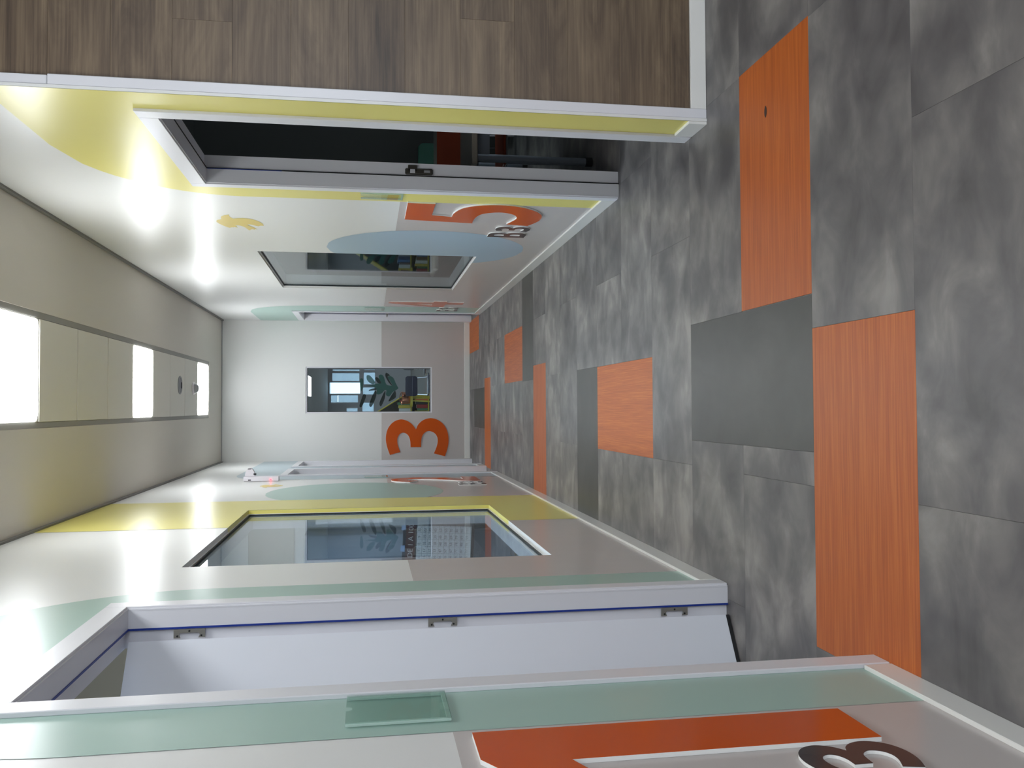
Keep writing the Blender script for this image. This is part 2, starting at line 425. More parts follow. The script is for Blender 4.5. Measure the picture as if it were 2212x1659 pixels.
def rrect(y0, y1, ztop, ry, rz, near=True, far=True):
    """upright band with elliptical upper corners"""
    def f(z):
        a, b_ = y0, y1
        if z > ztop-rz:
            t = min(1, (z-(ztop-rz))/rz); d = ry*(1-math.sqrt(max(0, 1-t*t)))
            if near: a += d
            if far: b_ -= d
        return (a, b_)
    return f
def ellipse(cy, cz, ry, rz, lo=-9, hi=99):
    def f(z):
        q = 1-((z-cz)/rz)**2
        if q < 0: q = 0
        d = ry*math.sqrt(q); a, b_ = max(lo, cy-d), min(hi, cy+d)
        return (a, b_) if b_ > a else None
    return f
HL = [dhole(D1), dhole(D4), dhole(D5), W1]; HR = [dhole(D2), dhole(D3), W2]
decal('painted_dado', wall_left, M['grey'], lambda z: (Y_BACK, YE-.001), .0, WZ, HL, 1, .0006)
decal('painted_dado', wall_right, M['grey'], lambda z: (YC-.018, YE-.001), .0, WZ, HR, -1, .0006)
decal('painted_shape', wall_right, M['yellow'], rrect(YC-.018, 4.662, 2.612, .80, .68, near=False), 0, 2.612, HR, -1, .0012, 60).name = 'painted_yellow_arch'
decal('painted_blue_circle', wall_right, M['blue'], ellipse(6.05, .90, .645, .68), .22, 1.58, HR, -1, .0012, 72)
decal('painted_green_arch', wall_right, M['green'], rrect(9.53, YE-.002, 2.622, .70, .80, far=False), 0, 2.622, HR, -1, .0012, 60)
decal('painted_yellow_band', wall_left, M['yellow'], lambda z: (5.03, 6.45), 0, ZC-.001, HL, 1, .0012)
decal('painted_green_circle', wall_left, M['green'], ellipse(7.0, 1.395, .83, .69, lo=6.45), .705, 2.085, HL, 1, .0012, 72)
decal('painted_green_arch', wall_left, M['green'], rrect(1.783, 3.345, 2.60, .76, .74), 0, 2.60, HL, 1, .0012, 60)
decal('painted_blue_arch', wall_left, M['bluegrey'], rrect(8.30, YE-.002, 2.572, .55, .60, far=False), 0, 2.572, HL, 1, .0012, 60)
# paint carried round into the window reveals
def quad(name, wall, m, vs): return put(name, MB().add(vs, [(0, 1, 2, 3)]), m, wall)
e = .0008; xa, xb = XL, XL-.034
quad('painted_reveal', wall_left, M['yellow'], [(xa, W1[1]-e, W1[2]), (xb, W1[1]-e, W1[2]), (xb, W1[1]-e, W1[3]), (xa, W1[1]-e, W1[3])])
quad('painted_reveal', wall_left, M['yellow'], [(xa, 5.03, W1[2]+e), (xb, 5.03, W1[2]+e), (xb, W1[1], W1[2]+e), (xa, W1[1], W1[2]+e)])
quad('painted_reveal', wall_left, M['yellow'], [(xa, 5.03, W1[3]-e), (xb, 5.03, W1[3]-e), (xb, W1[1], W1[3]-e), (xa, W1[1], W1[3]-e)])
quad('painted_reveal', wall_right, M['grey'], [(XR, W2[1]-e, W2[2]), (XR+.026, W2[1]-e, W2[2]), (XR+.026, W2[1]-e, WZ), (XR, W2[1]-e, WZ)])
# end wall dado
b = MB(); ye = YE-.0006
for (a, c, z0, z1) in ((XL, W3[0], 0, WZ), (W3[1], XR, 0, WZ), (W3[0], W3[1], 0, W3[2])): b.add([(a, ye, z0), (c, ye, z0), (c, ye, z1), (a, ye, z1)], [(0, 1, 2, 3)])
put('painted_dado', b, M['grey'], wall_end)
# birds
BIRD = [(5.305, 2.183), (5.271, 2.172), (5.244, 2.143), (5.199, 2.14), (5.167, 2.131), (5.133, 2.109), (5.114, 2.081), (5.143, 2.086), (5.182, 2.085), (5.221, 2.075), (5.208, 2.05), (5.2, 2.02), (5.205, 1.993), (5.224, 1.967), (5.262, 1.943), (5.306, 1.93), (5.353, 1.921), (5.401, 1.922), (5.399, 1.94), (5.421, 1.955), (5.408, 1.969), (5.381, 1.987), (5.371, 2.005), (5.386, 2.018), (5.422, 2.002), (5.46, 1.987), (5.518, 1.972), (5.51, 1.985), (5.531, 1.994), (5.512, 2.0), (5.524, 2.013), (5.551, 2.022), (5.541, 2.029), (5.467, 2.039), (5.43, 2.052), (5.407, 2.068), (5.41, 2.089), (5.484, 2.085), (5.461, 2.098), (5.477, 2.11), (5.473, 2.117), (5.491, 2.135), (5.477, 2.143), (5.435, 2.16), (5.38, 2.176), (5.338, 2.183)]
decal_poly('painted_bird', wall_right, M['bird'], BIRD, -1, .0012, XR)
decal_poly('painted_bird', wall_left, M['bird'], [(7.50+(y-5.1)*.75, 2.02+(z-1.92)*.72) for y, z in BIRD], 1, .0012, XL)

# ------------------------------------------------------------------ skirtings
def skirt(name, segs, sign, X, label):
    b = MB()
    for a, c in segs: b.box(X, X+sign*.012, a, c, 0, .075, .0015)
    return struct(name, b, M['skirt'], label, 'skirting')
CW = .075
skirt('baseboard_left', [(Y_BACK, D1[0]-CW-.006), (D1[1]+CW+.01, D4[0]-CW), (D4[1]+CW, D5[0]-CW), (D5[1]+CW, YE-.012)], 1, XL, 'white skirting along the foot of the left corridor wall')
skirt('baseboard_right', [(YC-.018, D2[0]-CW-.01), (D2[1]+.065, D3[0]-CW), (D3[1]+CW, YE-.012)], -1, XR, 'white skirting along the foot of the right corridor wall')
struct('baseboard_end', MB().box(XL, XR, YE-.012, YE-.0007, 0, .07, .0015), M['skirt'], 'white skirting under the end wall window', 'skirting')
struct('baseboard_front', MB().box(XR+.050, X_LOB, YC-.014, YC-.0005, 0, .062, .0015), M['skirt'], 'white skirting under the wood plank wall', 'skirting')

# ------------------------------------------------------------------ ceiling
SX0, SX1, SY0, SY1 = -.102, .542, -1.3, 10.355
ceil = struct('ceiling', MB().box(XL-WT, SX0, Y_BACK, YE+WT, ZC, ZC+.05).box(SX1, XR+WT, Y_BACK, YE+WT, ZC, ZC+.05).box(SX0, SX1, SY1, YE+WT, ZC, ZC+.05)
              .box(SX0, SX1, Y_BACK, SY0, ZC, ZC+.05).box(XR+WT, X_LOB, Y_BACK, YC+.11, ZC, ZC+.05).box(SX0, SX1, SY0, SY1, ZC+.03, ZC+.05), M['ceiling'], 'off white plaster ceiling with a central strip of tiles and light panels', 'ceiling')
put('ceiling_rail', MB().box(SX0+.001, SX0+.032, SY0, SY1, ZC+.003, ZC+.03), M['rail'], ceil)
put('ceiling_rail', MB().box(SX1-.036, SX1-.001, SY0, SY1, ZC+.003, ZC+.03), M['rail'], ceil)
put('ceiling_rail', MB().box(SX0+.032, SX1-.036, SY0, SY1, ZC+.016, ZC+.03), M['rail'], ceil)
TX0, TX1 = SX0+.034, SX1-.038
lights_at = []
for k in range(-10, 9):
    ya = 5.16+.645*k; yb = ya+.645
    if ya < SY0+.01 or yb > SY1: continue
    if (k+1) % 4 == 0: lights_at.append((ya, yb)); continue
    put('ceiling_tile', MB().box(TX0, TX1, ya+.007, yb-.007, ZC+.001, ZC+.016, .003), M['tilec'], ceil)
def rounded(x0, x1, y0, y1, r, z0, z1):
    pts = []
    for (cx, cy, a0) in ((x1-r, y1-r, 0), (x0+r, y1-r, PI/2), (x0+r, y0+r, PI), (x1-r, y0+r, 1.5*PI)):
        pts += [(cx+r*math.cos(a0+i*PI/12), cy+r*math.sin(a0+i*PI/12)) for i in range(7)]
    n = len(pts); b = MB(); b.add([(p[0], p[1], z0) for p in pts]+[(p[0], p[1], z1) for p in pts], [tuple(range(n)), tuple(range(2*n-1, n-1, -1))]+[(i, (i+1) % n, (i+1) % n+n, i+n) for i in range(n)])
    return b
LABL = {0: 'light panel over the lobby, behind the viewpoint', 1: 'light panel above the near doors, out of the top of the picture'}
vis = ['square ceiling light panel nearest the viewer, cut by the picture edge', 'middle one of the three lit ceiling panels in the corridor', 'lit ceiling panel nearest the end wall']
for i, (ya, yb) in enumerate(lights_at):
    j = i-(len(lights_at)-3)
    lab = vis[j] if j >= 0 else LABL[i]
    t = thing('ceiling_light', ((TX0+TX1)/2, (ya+yb)/2, ZC), lab, 'light', group='ceiling light panels')
    put('light_frame', MB().box(TX0, TX1, ya+.006, yb-.006, ZC+.004, ZC+.016, .002), M['tilec'], t)
    put('diffuser', rounded(TX0+.006, TX1-.006, ya+.025, yb-.025, .035, ZC-.001, ZC+.003), M['lamp'], t)
# shadow trim at the ceiling line
struct('trim_2', MB().box(XL, XL+.012, Y_BACK, YE, ZC-.026, ZC-.0005), M['cornice'], 'thin grey trim along the top of the left wall', 'trim')
struct('trim_3', MB().box(XR-.014, XR, YC+.04, YE, ZC-.026, ZC-.0005), M['cornice'], 'thin grey trim along the top of the right wall', 'trim')
struct('trim_4', MB().box(XL+.012, XR-.014, YE-.008, YE, ZC-.012, ZC-.0005), M['cornice2'], 'thin grey trim along the top of the end wall', 'trim')
# ceiling fittings
t = thing('smoke_detector', (.215, 9.44, ZC), 'small domed detector on the ceiling close to the last light panel', 'detector')
put('detector_base', MB().lathe([(0, .002), (.062, .002), (.066, -.006), (.062, -.014), (.05, -.018)], (.215, 9.44, ZC), 28).mesh('detector_base', True), M['whiteplastic'], t)
put('detector_dome', MB().lathe([(.05, -.016), (.045, -.04), (.03, -.052), (0, -.055)], (.215, 9.44, ZC), 24).mesh('detector_dome', True), mat('detector grey', (168, 170, 172), .4), t)
t = thing('ceiling_speaker', (.232, 8.79, ZC), 'round recessed grey disc in the ceiling tile, nearer than the domed detector', 'speaker')
put('rim', MB().lathe([(.075, .001), (.088, .001), (.09, -.006), (.078, -.008), (.072, .0)], (.232, 8.79, ZC), 32).mesh('rim', True), mat('disc rim', (150, 150, 152), .4), t)
put('cone', MB().lathe([(.075, -.002), (.05, .0), (.02, -.004), (0, -.006)], (.232, 8.79, ZC), 32).mesh('cone', True), mat('disc grey', (128, 128, 134), .5), t)
put('slot', MB().box(.20, .262, 8.838, 8.856, ZC-.007, ZC-.001, .003), M['dark'], t)

# ------------------------------------------------------------------ doors
def door_frame(name, d, side, label, casing=.075, jamb=.13, cas_far=None):
    X = XL if side > 0 else XR; s = side
    t = thing(name, (X, (d[0]+d[1])/2, 0), label, 'door', 'structure')
    cf = cas_far or casing
    o = .006
    def cas(y0, y1, z0, z1, inner):
        bb = MB().box(X, X+s*.013, y0, y1, z0, z1, .002)
        return bb
    put('casing', cas(d[0]-casing, d[0]-o+.002, 0, DH+casing, 1), M['trim'], t)
    put('casing', cas(d[1]+o-.002, d[1]+cf, 0, DH+casing, 0), M['trim'], t)
    put('casing', cas(d[0]-o+.002, d[1]+o-.002, DH+o-.002, DH+casing, 0), M['trim'], t)
    # small inner bead
    put('casing_bead', MB().box(X-s*.002, X+s*.006, d[0]-.006, d[0], 0, DH, .0015).box(X-s*.002, X+s*.006, d[1], d[1]+.006, 0, DH, .0015).box(X-s*.002, X+s*.006, d[0]-.006, d[1]+.006, DH, DH+.006, .0015), M['trim'], t)
    xi, xm, xo = X, X-s*.062, X-s*jamb
    for (y0, y1, k) in ((d[0]-JT, d[0], 1), (d[1], d[1]+JT, -1)):
        put('jamb', MB().box(xi, xm, y0, y1, 0, DH+JT).box(xm, xo, y0-(.0 if k > 0 else -.012), y1-(.012 if k > 0 else 0), 0, DH+JT), M['trim'], t)
    put('jamb_head', MB().box(xi, xm, d[0], d[1], DH, DH+JT).box(xm, xo, d[0]-.012, d[1]+.012, DH+.012, DH+JT), M['trim'], t)
    return t
def sealstrip(t, d, X, m, w=.004):
    put('seal_strip', MB().box(X-w/2, X+w/2, d[0]-.006, d[0]+.002, 0, DH-.002).box(X-w/2, X+w/2, d[1]-.002, d[1]+.006, 0, DH-.002).box(X-w/2, X+w/2, d[0]-.004, d[1]+.004, DH-.002, DH+.006), m, t)
def hinge_plate(t, y, x, z, w=.10):
    """steel hinge plate with a routed notch, on the far jamb"""
    pts = [(0, 0), (w, 0), (w, .029), (w*.78, .029), (w*.83, .018), (w*.79, .012), (w*.21, .012), (w*.17, .018), (w*.22, .029), (0, .029)]
    vs, fs = flat([pts], .002)
    h = put('hinge', MB().add([(x-v.y, y-.001-v.z, z+w/2-v.x) for v in vs], fs), M['steel'], t)
    for px, py in ((.012, .022), (w/2, .006), (w-.012, .022)):
        put('screw', MB().cyl((x-py, y-.004, z+w/2-px), (x-py, y-.001, z+w/2-px), .0032, 10), M['dark'], h)
def lever(t, x, y, z, side, to):
    """lever handle: rose, neck, grip; side = into the corridor, to = direction of the grip along Y"""
    h = put('handle', MB().cyl((x, y, z), (x+side*.009, y, z), .026, 20).cyl((x+side*.009, y, z), (x+side*.05, y, z), .009, 12)
            .cyl((x+side*.047, y, z), (x+side*.047, y+to*.11, z), .009, 12).mesh('handle', True), M['steel'], t)
    put('lock_rose', MB().cyl((x, y, z-.09), (x+side*.008, y, z-.09), .022, 20).mesh('lock_rose', True), M['steel'], t)

t = door_frame('door_1', D1, 1, 'white open door with its frame at the near end of the left wall', jamb=.125)
sealstrip(t, D1, XL-.062, M['seal'], .0065)
hx, hy = -.757, D1[1]-.018; dl = Vector((-.146, -.091)).normalized(); dn = Vector((dl.y, -dl.x))    # leaf swung into the room
if dn.y > 0: dn = -dn
lf = []
L_, T_ = .92, .04
p0 = Vector((hx, hy)); p1 = p0+dl*L_; q0 = p0-dn*T_; q1 = p1-dn*T_
def leaf_prism(z0, z1): return MB().add([(p.x, p.y, z) for z in (z0, z1) for p in (p0, p1, q1, q0)], [(0, 1, 2, 3), (4, 7, 6, 5), (0, 4, 5, 1), (1, 5, 6, 2), (2, 6, 7, 3), (3, 7, 4, 0)])
put('door_leaf', leaf_prism(.016, DH-.006), M['door'], t)
put('bottom_gap_shade', leaf_prism(.004, .016), M['gasket'], t)  # black strip standing in for the shadow in the gap under the leaf
for z in (1.883, 1.045, .205): hinge_plate(t, D1[1], XL-.067, z, .10)

t = door_frame('door_2', D2, -1, 'white frame of the open doorway into the dark room on the right', casing=.077, jamb=.132, cas_far=.062)
sealstrip(t, D2, XR+.066, M['gasket'], .003)
put('tape_remnant', MB().box(XR+.062, XR+.065, D2[1]-.0022, D2[1]+.002, 1.72, DH-.003), M['seal'], t)
pl = put('strike_plate', MB().box(XR+.072, XR+.105, D2[1]-.003, D2[1]+.011, .975, 1.115, .006).box(XR+.088, XR+.120, D2[1]-.003, D2[1]+.011, 1.055, 1.10, .002), mat('bronze steel', (92, 88, 82), .4, .8), t)
put('strike_hole', MB().box(XR+.078, XR+.098, D2[1]-.004, D2[1]-.002, 1.065, 1.09), mat('hole light', (200, 200, 204), .5), pl)
put('strike_hole', MB().box(XR+.082, XR+.094, D2[1]-.004, D2[1]-.002, .99, 1.02), mat('hole light grey', (150, 150, 152), .5), pl)

t = door_frame('door_3', D3, -1, 'closed white door in the right corner beside the end wall', jamb=.12)
put('door_leaf', MB().box(XR+.082, XR+.118, D3[0]-.01, D3[1]+.01, .01, DH+.01), M['door'], t)
sealstrip(t, D3, XR+.080, mat('navy gap', (52, 48, 86), .6), .012)
lever(t, XR+.082, D3[1]-.07, 1.067, -1, -1)
t = door_frame('door_4', D4, 1, 'white door frame on the left wall, second from the end wall', jamb=.11)
put('door_leaf', MB().box(XL-.062, XL-.10, D4[0]-.01, D4[1]+.01, .01, DH+.01), M['door'], t)
lever(t, XL-.062, D4[0]+.07, 1.06, 1, 1)
t = door_frame('door_5', D5, 1, 'white door frame in the left corner beside the end wall', jamb=.11)
put('door_leaf', MB().box(XL-.062, XL-.10, D5[0]-.01, D5[1]+.01, .01, DH+.01), M['door'], t)
lever(t, XL-.062, D5[0]+.07, 1.06, 1, 1)

# ------------------------------------------------------------------ windows
def side_window(name, w, s, X, depth, label):
    """s = +1: left wall, looking into -X"""
    t = thing(name, (X, (w[0]+w[1])/2, w[2]), label, 'window', 'structure')
    g = X-s*depth
    def ring(i0, i1, x0, x1):
        y0, y1, z0, z1 = w
        b = MB()
        b.box(x0, x1, y0+i0, y0+i1, z0+i0, z1-i0).box(x0, x1, y1-i1, y1-i0, z0+i0, z1-i0).box(x0, x1, y0+i1, y1-i1, z0+i0, z0+i1).box(x0, x1, y0+i1, y1-i1, z1-i1, z1-i0)
        return b
    put('glazing_bead', ring(.0005, .008, g+s*.0095, g), M['trim'], t)
    put('gasket', ring(.008, .0135, g+s*.0065, g), M['gasket'], t)
    put('frame', ring(.0005, .03, g-s*.008, X-s*(WT-.001)), M['trim'], t)
    put('glass_pane', MB().box(g-s*.007, g-s*.001, w[0]+.002, w[1]-.002, w[2]+.002, w[3]-.002), M['glass'], t)
    return t
side_window('window_1', W1, 1, XL, .034, 'wide window in the left wall with yellow painted reveal')
side_window('window_2', W2, -1, XR, .026, 'wide window in the right wall behind the blue circle')
t = thing('window_3', ((W3[0]+W3[1])/2, YE, W3[2]), 'narrow upright window in the end wall', 'window', 'structure')
def ring3(i0, i1, y0, y1):
    a, c, z0, z1 = W3
    return MB().box(a+i0, a+i1, y0, y1, z0+i0, z1-i0).box(c-i1, c-i0, y0, y1, z0+i0, z1-i0).box(a+i1, c-i1, y0, y1, z0+i0, z0+i1).box(a+i1, c-i1, y0, y1, z1-i1, z1-i0)
put('glazing_bead', ring3(.0005, .016, YE+.012, YE+.026), M['trim'], t)
put('gasket', ring3(.016, .021, YE+.022, YE+.026), M['gasket'], t)
put('glass_pane', MB().box(W3[0]+.002, W3[1]-.002, YE+.027, YE+.033, W3[2]+.002, W3[3]-.002), M['glass'], t)
put('frame', ring3(.0005, .02, YE+.036, YE+WT-.001), M['frame'], t)
# monstera leaf film on the back of that pane
LEAF = [(0.255, 0.915), (0.319, 0.949), (0.386, 0.978), (0.413, 1.023), (0.394, 1.053), (0.349, 1.023), (0.292, 0.993), (0.296, 1.053), (0.326, 1.079), (0.405, 1.101), (0.43, 1.135), (0.416, 1.164), (0.371, 1.157), (0.319, 1.135), (0.315, 1.194), (0.3, 1.238), (0.289, 1.305), (0.285, 1.349), (0.272, 1.224), (0.229, 1.19), (0.191, 1.195), (0.176, 1.172), (0.191, 1.127), (0.229, 1.09), (0.225, 1.068), (0.176, 1.075), (0.153, 1.053), (0.157, 1.023), (0.206, 0.986), (0.228, 0.949)]
DARKS = [[(0.424, 1.083), (0.454, 1.068), (0.42, 1.023), (0.397, 1.053), (0.292, 0.993), (0.319, 1.031), (0.379, 1.068)], [(0.386, 1.209), (0.397, 1.19), (0.371, 1.157), (0.319, 1.135), (0.319, 1.172), (0.356, 1.201)],
         [(0.221, 0.956), (0.138, 0.949), (0.086, 1.038), (0.131, 1.023), (0.191, 0.986)], [(0.225, 1.083), (0.124, 1.09), (0.026, 1.135), (0.056, 1.157), (0.124, 1.135)], [(0.225, 1.201), (0.154, 1.198), (0.023, 1.253), (0.042, 1.286), (0.124, 1.261), (0.191, 1.231)],
         [(0.262, 1.179), (0.236, 1.194), (0.221, 1.29), (0.244, 1.268)], [(0.169, 1.327), (0.124, 1.334), (0.02, 1.379), (0.027, 1.408), (0.095, 1.39), (0.177, 1.36)]]
PALES = [[(0.367, 1.401), (0.375, 1.364), (0.319, 1.36), (0.244, 1.371), (0.229, 1.393)], [(0.408, 1.32), (0.423, 1.29), (0.394, 1.253), (0.326, 1.209), (0.307, 1.246), (0.349, 1.305)]]
lv = thing('leaf_sticker', (.25, YE+.034, .91), 'teal and dark green monstera leaf sticker on the glass of the end window', 'sticker')
for n_, pts, m, dy in [('leaf_blade', LEAF, 'leaf', .0345)]+[('leaf_lobe', p, 'leafdark', .0352) for p in DARKS]+[('leaf_tip', p, 'leaf', .0348) for p in PALES]:
    vs, fs = flat([smooth_poly(pts, {0} if n_ == 'leaf_blade' else set(), 4)], 0)
    put(n_, MB().add([(v.x, YE+dy, v.y) for v in vs], fs), M[m], lv)

# ------------------------------------------------------------------ raised numbers
THREE = [(0.076, 0.77), (0.033, 0.936), (0.171, 0.983), (0.301, 1.0), (0.443, 0.972), (0.55, 0.889), (0.597, 0.77), (0.573, 0.664), (0.514, 0.581), (0.436, 0.521), (0.514, 0.486), (0.585, 0.403), (0.614, 0.284), (0.581, 0.166), (0.502, 0.071), (0.396, 0.019), (0.277, 0.0), (0.147, 0.012), (0.0, 0.059), (0.047, 0.237), (0.182, 0.185), (0.289, 0.178), (0.372, 0.225), (0.408, 0.32), (0.372, 0.391), (0.301, 0.431), (0.152, 0.443), (0.152, 0.609), (0.265, 0.616), (0.348, 0.652), (0.384, 0.718), (0.36, 0.782), (0.289, 0.818), (0.182, 0.81)]
THREE_C = {0, 1, 9, 18, 19, 26, 27}
g3 = [smooth_poly(THREE, THREE_C, 4)]
FIVE = [(5.061, 1.085), (4.654, 1.085), (4.657, 0.937), (4.929, 0.937), (4.958, 0.821), (4.877, 0.819), (4.769, 0.795), (4.704, 0.756), (4.659, 0.694), (4.638, 0.621), (4.64, 0.544), (4.673, 0.462), (4.728, 0.394), (4.791, 0.346), (4.867, 0.315), (4.969, 0.306), (5.048, 0.32), (5.138, 0.349), (5.11, 0.481), (5.029, 0.461), (4.961, 0.448), (4.906, 0.455), (4.854, 0.478), (4.816, 0.524), (4.806, 0.576), (4.832, 0.632), (4.872, 0.666), (4.948, 0.684), (5.043, 0.689), (5.11, 0.685)]
g5 = [smooth_poly([((5.138-y)/.78, (z-.306)/.78) for y, z in FIVE], {0, 1, 2, 3, 4, 17, 18, 29}, 4)]
g4 = [[(.36, 1), (.50, 1), (.50, .41), (.60, .41), (.60, .235), (.50, .235), (.50, 0), (.30, 0), (.30, .235), (0, .235), (0, .40)], [(.30, .41), (.30, .70), (.175, .41)]]
def arc(cx, cy, rx, ry, a0, a1, n): return [(cx+rx*math.cos(math.radians(a0+(a1-a0)*i/n)), cy+ry*math.sin(math.radians(a0+(a1-a0)*i/n))) for i in range(n+1)]
g2 = [[(0, 0), (.60, 0), (.60, .17), (.30, .17), (.44, .32)]+arc(.28, .70, .29, .30, -28, 150, 18)+[(.02, .80), (.16, .70)]+arc(.27, .70, .115, .125, 150, -30, 12)+[(.25, .42), (0, .16)]]
g1 = [[(.36, 1), (.36, 0), (.155, 0), (.155, .79), (.0, .72), (0, .885), (.19, 1)]]
def rr(x0, x1, y0, y1, rx, ry, n=8): return arc(x1-rx, y0+ry, rx, ry, -90, 0, n)+arc(x1-rx, y1-ry, rx, ry, 0, 90, n)+[(x0, y1), (x0, y0)]
gB = [arc(.40, .28, .24, .28, -90, 62, 10)+arc(.37, .74, .22, .26, -38, 90, 10)+[(0, 1), (0, 0)], rr(.2, .46, .16, .42, .13, .13), rr(.2, .43, .58, .84, .12, .13)]
def number(name, glyph, h, wall, org, z0, label, m, th=.009, cat='number sign', sy=1.0):
    """glyph given left-to-right as read; wall 'L','R' or 'E'; org = position of its left edge"""
    X = {'L': lambda gx, gz, d: (XL+.001+d, org+gx*h*sy, z0+gz*h), 'R': lambda gx, gz, d: (XR-.001-d, org-gx*h*sy, z0+gz*h), 'E': lambda gx, gz, d: (org+gx*h*sy, YE-.001-d, z0+gz*h)}[wall]
    vs, fs = flat(glyph, 1.0)
    body = put(name, MB().add([X(v.x, v.y, (v.z+.5)*th) for v in vs], fs), M['foam'], None, label=label, cat=cat)
    put('printed_face', MB().add([X(v.x, v.y, th+(v.z+.5)*.0008) for v in vs], fs), M[m], body)
    return body
number('number_sign', g1, .79, 'L', 1.46, .305, 'big orange number one beside the near left door, cut by the picture edge', 'orange')
number('letter_sign', gB, .215, 'L', 1.25, .295, 'charcoal letter B left of the small three under the orange one', 'char', th=.0065)
number('digit_sign', g3, .215, 'L', 1.442, .295, 'charcoal small three below the orange number one', 'char', th=.0065)
number('number_sign', g5, .785, 'R', 5.138, .306, 'big orange number five on the right wall beside the dark doorway', 'orange')
number('letter_sign', gB, .24, 'R', 5.515, .305, 'charcoal letter B on the blue circle below the orange five', 'char', th=.0065, sy=.95)
number('digit_sign', g3, .215, 'R', 5.325, .31, 'charcoal small three touching the foot of the orange five', 'char', th=.0065)
number('number_sign', g4, .785, 'R', 9.42, .306, 'big orange number four by the closed door far down the right wall', 'orange', sy=.97)
number('letter_sign', gB, .235, 'R', 9.86, .305, 'charcoal letter B under the orange four', 'char', th=.0065)
number('digit_sign', g3, .215, 'R', 9.67, .31, 'charcoal small three under the orange four', 'char', th=.0065)
number('number_sign', g2, .79, 'L', 7.70, .305, 'big orange number two by the doors far down the left wall', 'orange', sy=1.05)
number('letter_sign', gB, .235, 'L', 7.36, .30, 'charcoal letter B under the orange two', 'char', th=.0065)
number('digit_sign', g3, .215, 'L', 7.56, .305, 'charcoal small three under the orange two', 'char', th=.0065)
number('number_sign', g3, .80, 'E', -.622, .277, 'big orange number three on the end wall left of the window', 'orange', th=.009)

# ------------------------------------------------------------------ acrylic door pockets
def pocket(y0, y1, z0, z1, side, label):
    X = XL if side > 0 else XR; s = side
    t = thing('sign_holder', (X, (y0+y1)/2, z0), label, 'sign holder')
    x0 = X+s*.0016
    put('edge_strip', MB().box(x0+s*.002, x0+s*.008, y0, y0+.012, z0, z1, .001).box(x0+s*.002, x0+s*.008, y1-.012, y1, z0, z1, .001).box(x0+s*.002, x0+s*.008, y0+.012, y1-.012, z0, z0+.010, .001), M['acrylic_edge'], t)
    ym = (y0+y1)/2; r = .014
    pts = [(y0, z0), (y1, z0), (y1, z1)]+[(ym+r*math.cos(a), z1-r*math.sin(a)) for a in [i*PI/10 for i in range(11)]]+[(y0, z1)]
    vs, fs = flat([pts], .002)
    put('front_sheet', MB().add([(x0+s*(.0095+v.z), v.x, v.y) for v in vs], fs), M['acrylic'], t)
pocket(1.836, 2.012, 1.127, 1.347, 1, 'clear acrylic pocket on the green arch by the near left door')
pocket(4.475, 4.595, 1.12, 1.337, -1, 'clear acrylic pocket on the yellow paint by the dark doorway')
pocket(8.33, 8.52, 1.115, 1.335, 1, 'clear acrylic pocket by the far left doors')
pocket(9.62, 9.86, 1.12, 1.335, -1, 'clear acrylic pocket by the far right door')

# ------------------------------------------------------------------ emergency light above the far left doors
t = thing('emergency_light', (XL, 8.2, 2.1), 'white emergency light with red indicator high on the left wall', 'light')
put('housing', MB().box(XL+.0016, XL+.046, 8.15, 8.24, 2.10, 2.412, .005), M['whiteplastic'], t)
pts = [(-.612, 2.315)]+[(-.612+.075*math.sin(a), 2.358+.043*-math.cos(a)) for a in [i*PI/12 for i in range(13)]]+[(-.612, 2.40)]
vs, fs = flat([pts], .05)
put('lamp_head', MB().add([(v.x, 8.195+v.z, v.y) for v in vs], fs), M['whiteplastic'], t)
put('slot', MB().box(-.60, -.585, 8.168, 8.1705, 2.30, 2.325), M['dark'], t)
put('slot', MB().box(-.548, -.542, 8.168, 8.1705, 2.345, 2.375), M['dark'], t)
put('vent', MB().box(-.648, -.64, 8.148, 8.151, 2.345, 2.37), M['dark'], t)
put('indicator', MB().cyl((-.642, 8.146, 2.172), (-.642, 8.152, 2.172), .007, 12), M['led'], t)

# ------------------------------------------------------------------ rooms behind the glass
RX0 = -5.0
# left classroom
struct('wall_classroom', MB().box(RX0, XL-WT, 8.0, 8.1, 0, 2.9).box(RX0-.1, RX0, 0, 8.1, 0, 2.9).box(RX0, XL-WT, -.1, 0, 0, 2.9), M['roomwall'], 'pale walls of the left classroom seen through the wide left window', 'wall')
struct('ceiling_classroom', MB().box(RX0, XL-WT, 0, 8.0, 2.9, 2.95), mat('brown room ceiling', (150, 140, 118), .8), 'dim ceiling of the left classroom', 'ceiling')
o = put('pinboard', MB().box(-2.1, -1.01, 7.975, 7.999, 1.95, 2.345, .004), M['beige'], None, label='beige board high on the classroom wall behind the left window', cat='board')
t = thing('cabinet', (-1.75, 7.8, 0), 'blue grey cabinet against the classroom wall, lever handle, behind the left window', 'cabinet')
put('body', MB().box(-2.3, -1.08, 7.62, 7.99, .02, 1.84, .004), M['cab'], t)
for (a, c, hxx) in ((-2.295, -1.70, -1.74), (-1.69, -1.085, -1.33)):
    d = put('cabinet_door', MB().box(a, c, 7.60, 7.618, .06, 1.80, .003), M['cab'], t)
    put('handle', MB().cyl((hxx, 7.60, 1.09), (hxx, 7.588, 1.09), .016, 14).cyl((hxx, 7.58, 1.09), (hxx+.0, 7.58, 1.17), .005, 8).cyl((hxx, 7.60, 1.05), (hxx, 7.59, 1.05), .013, 14), M['dark'], d)
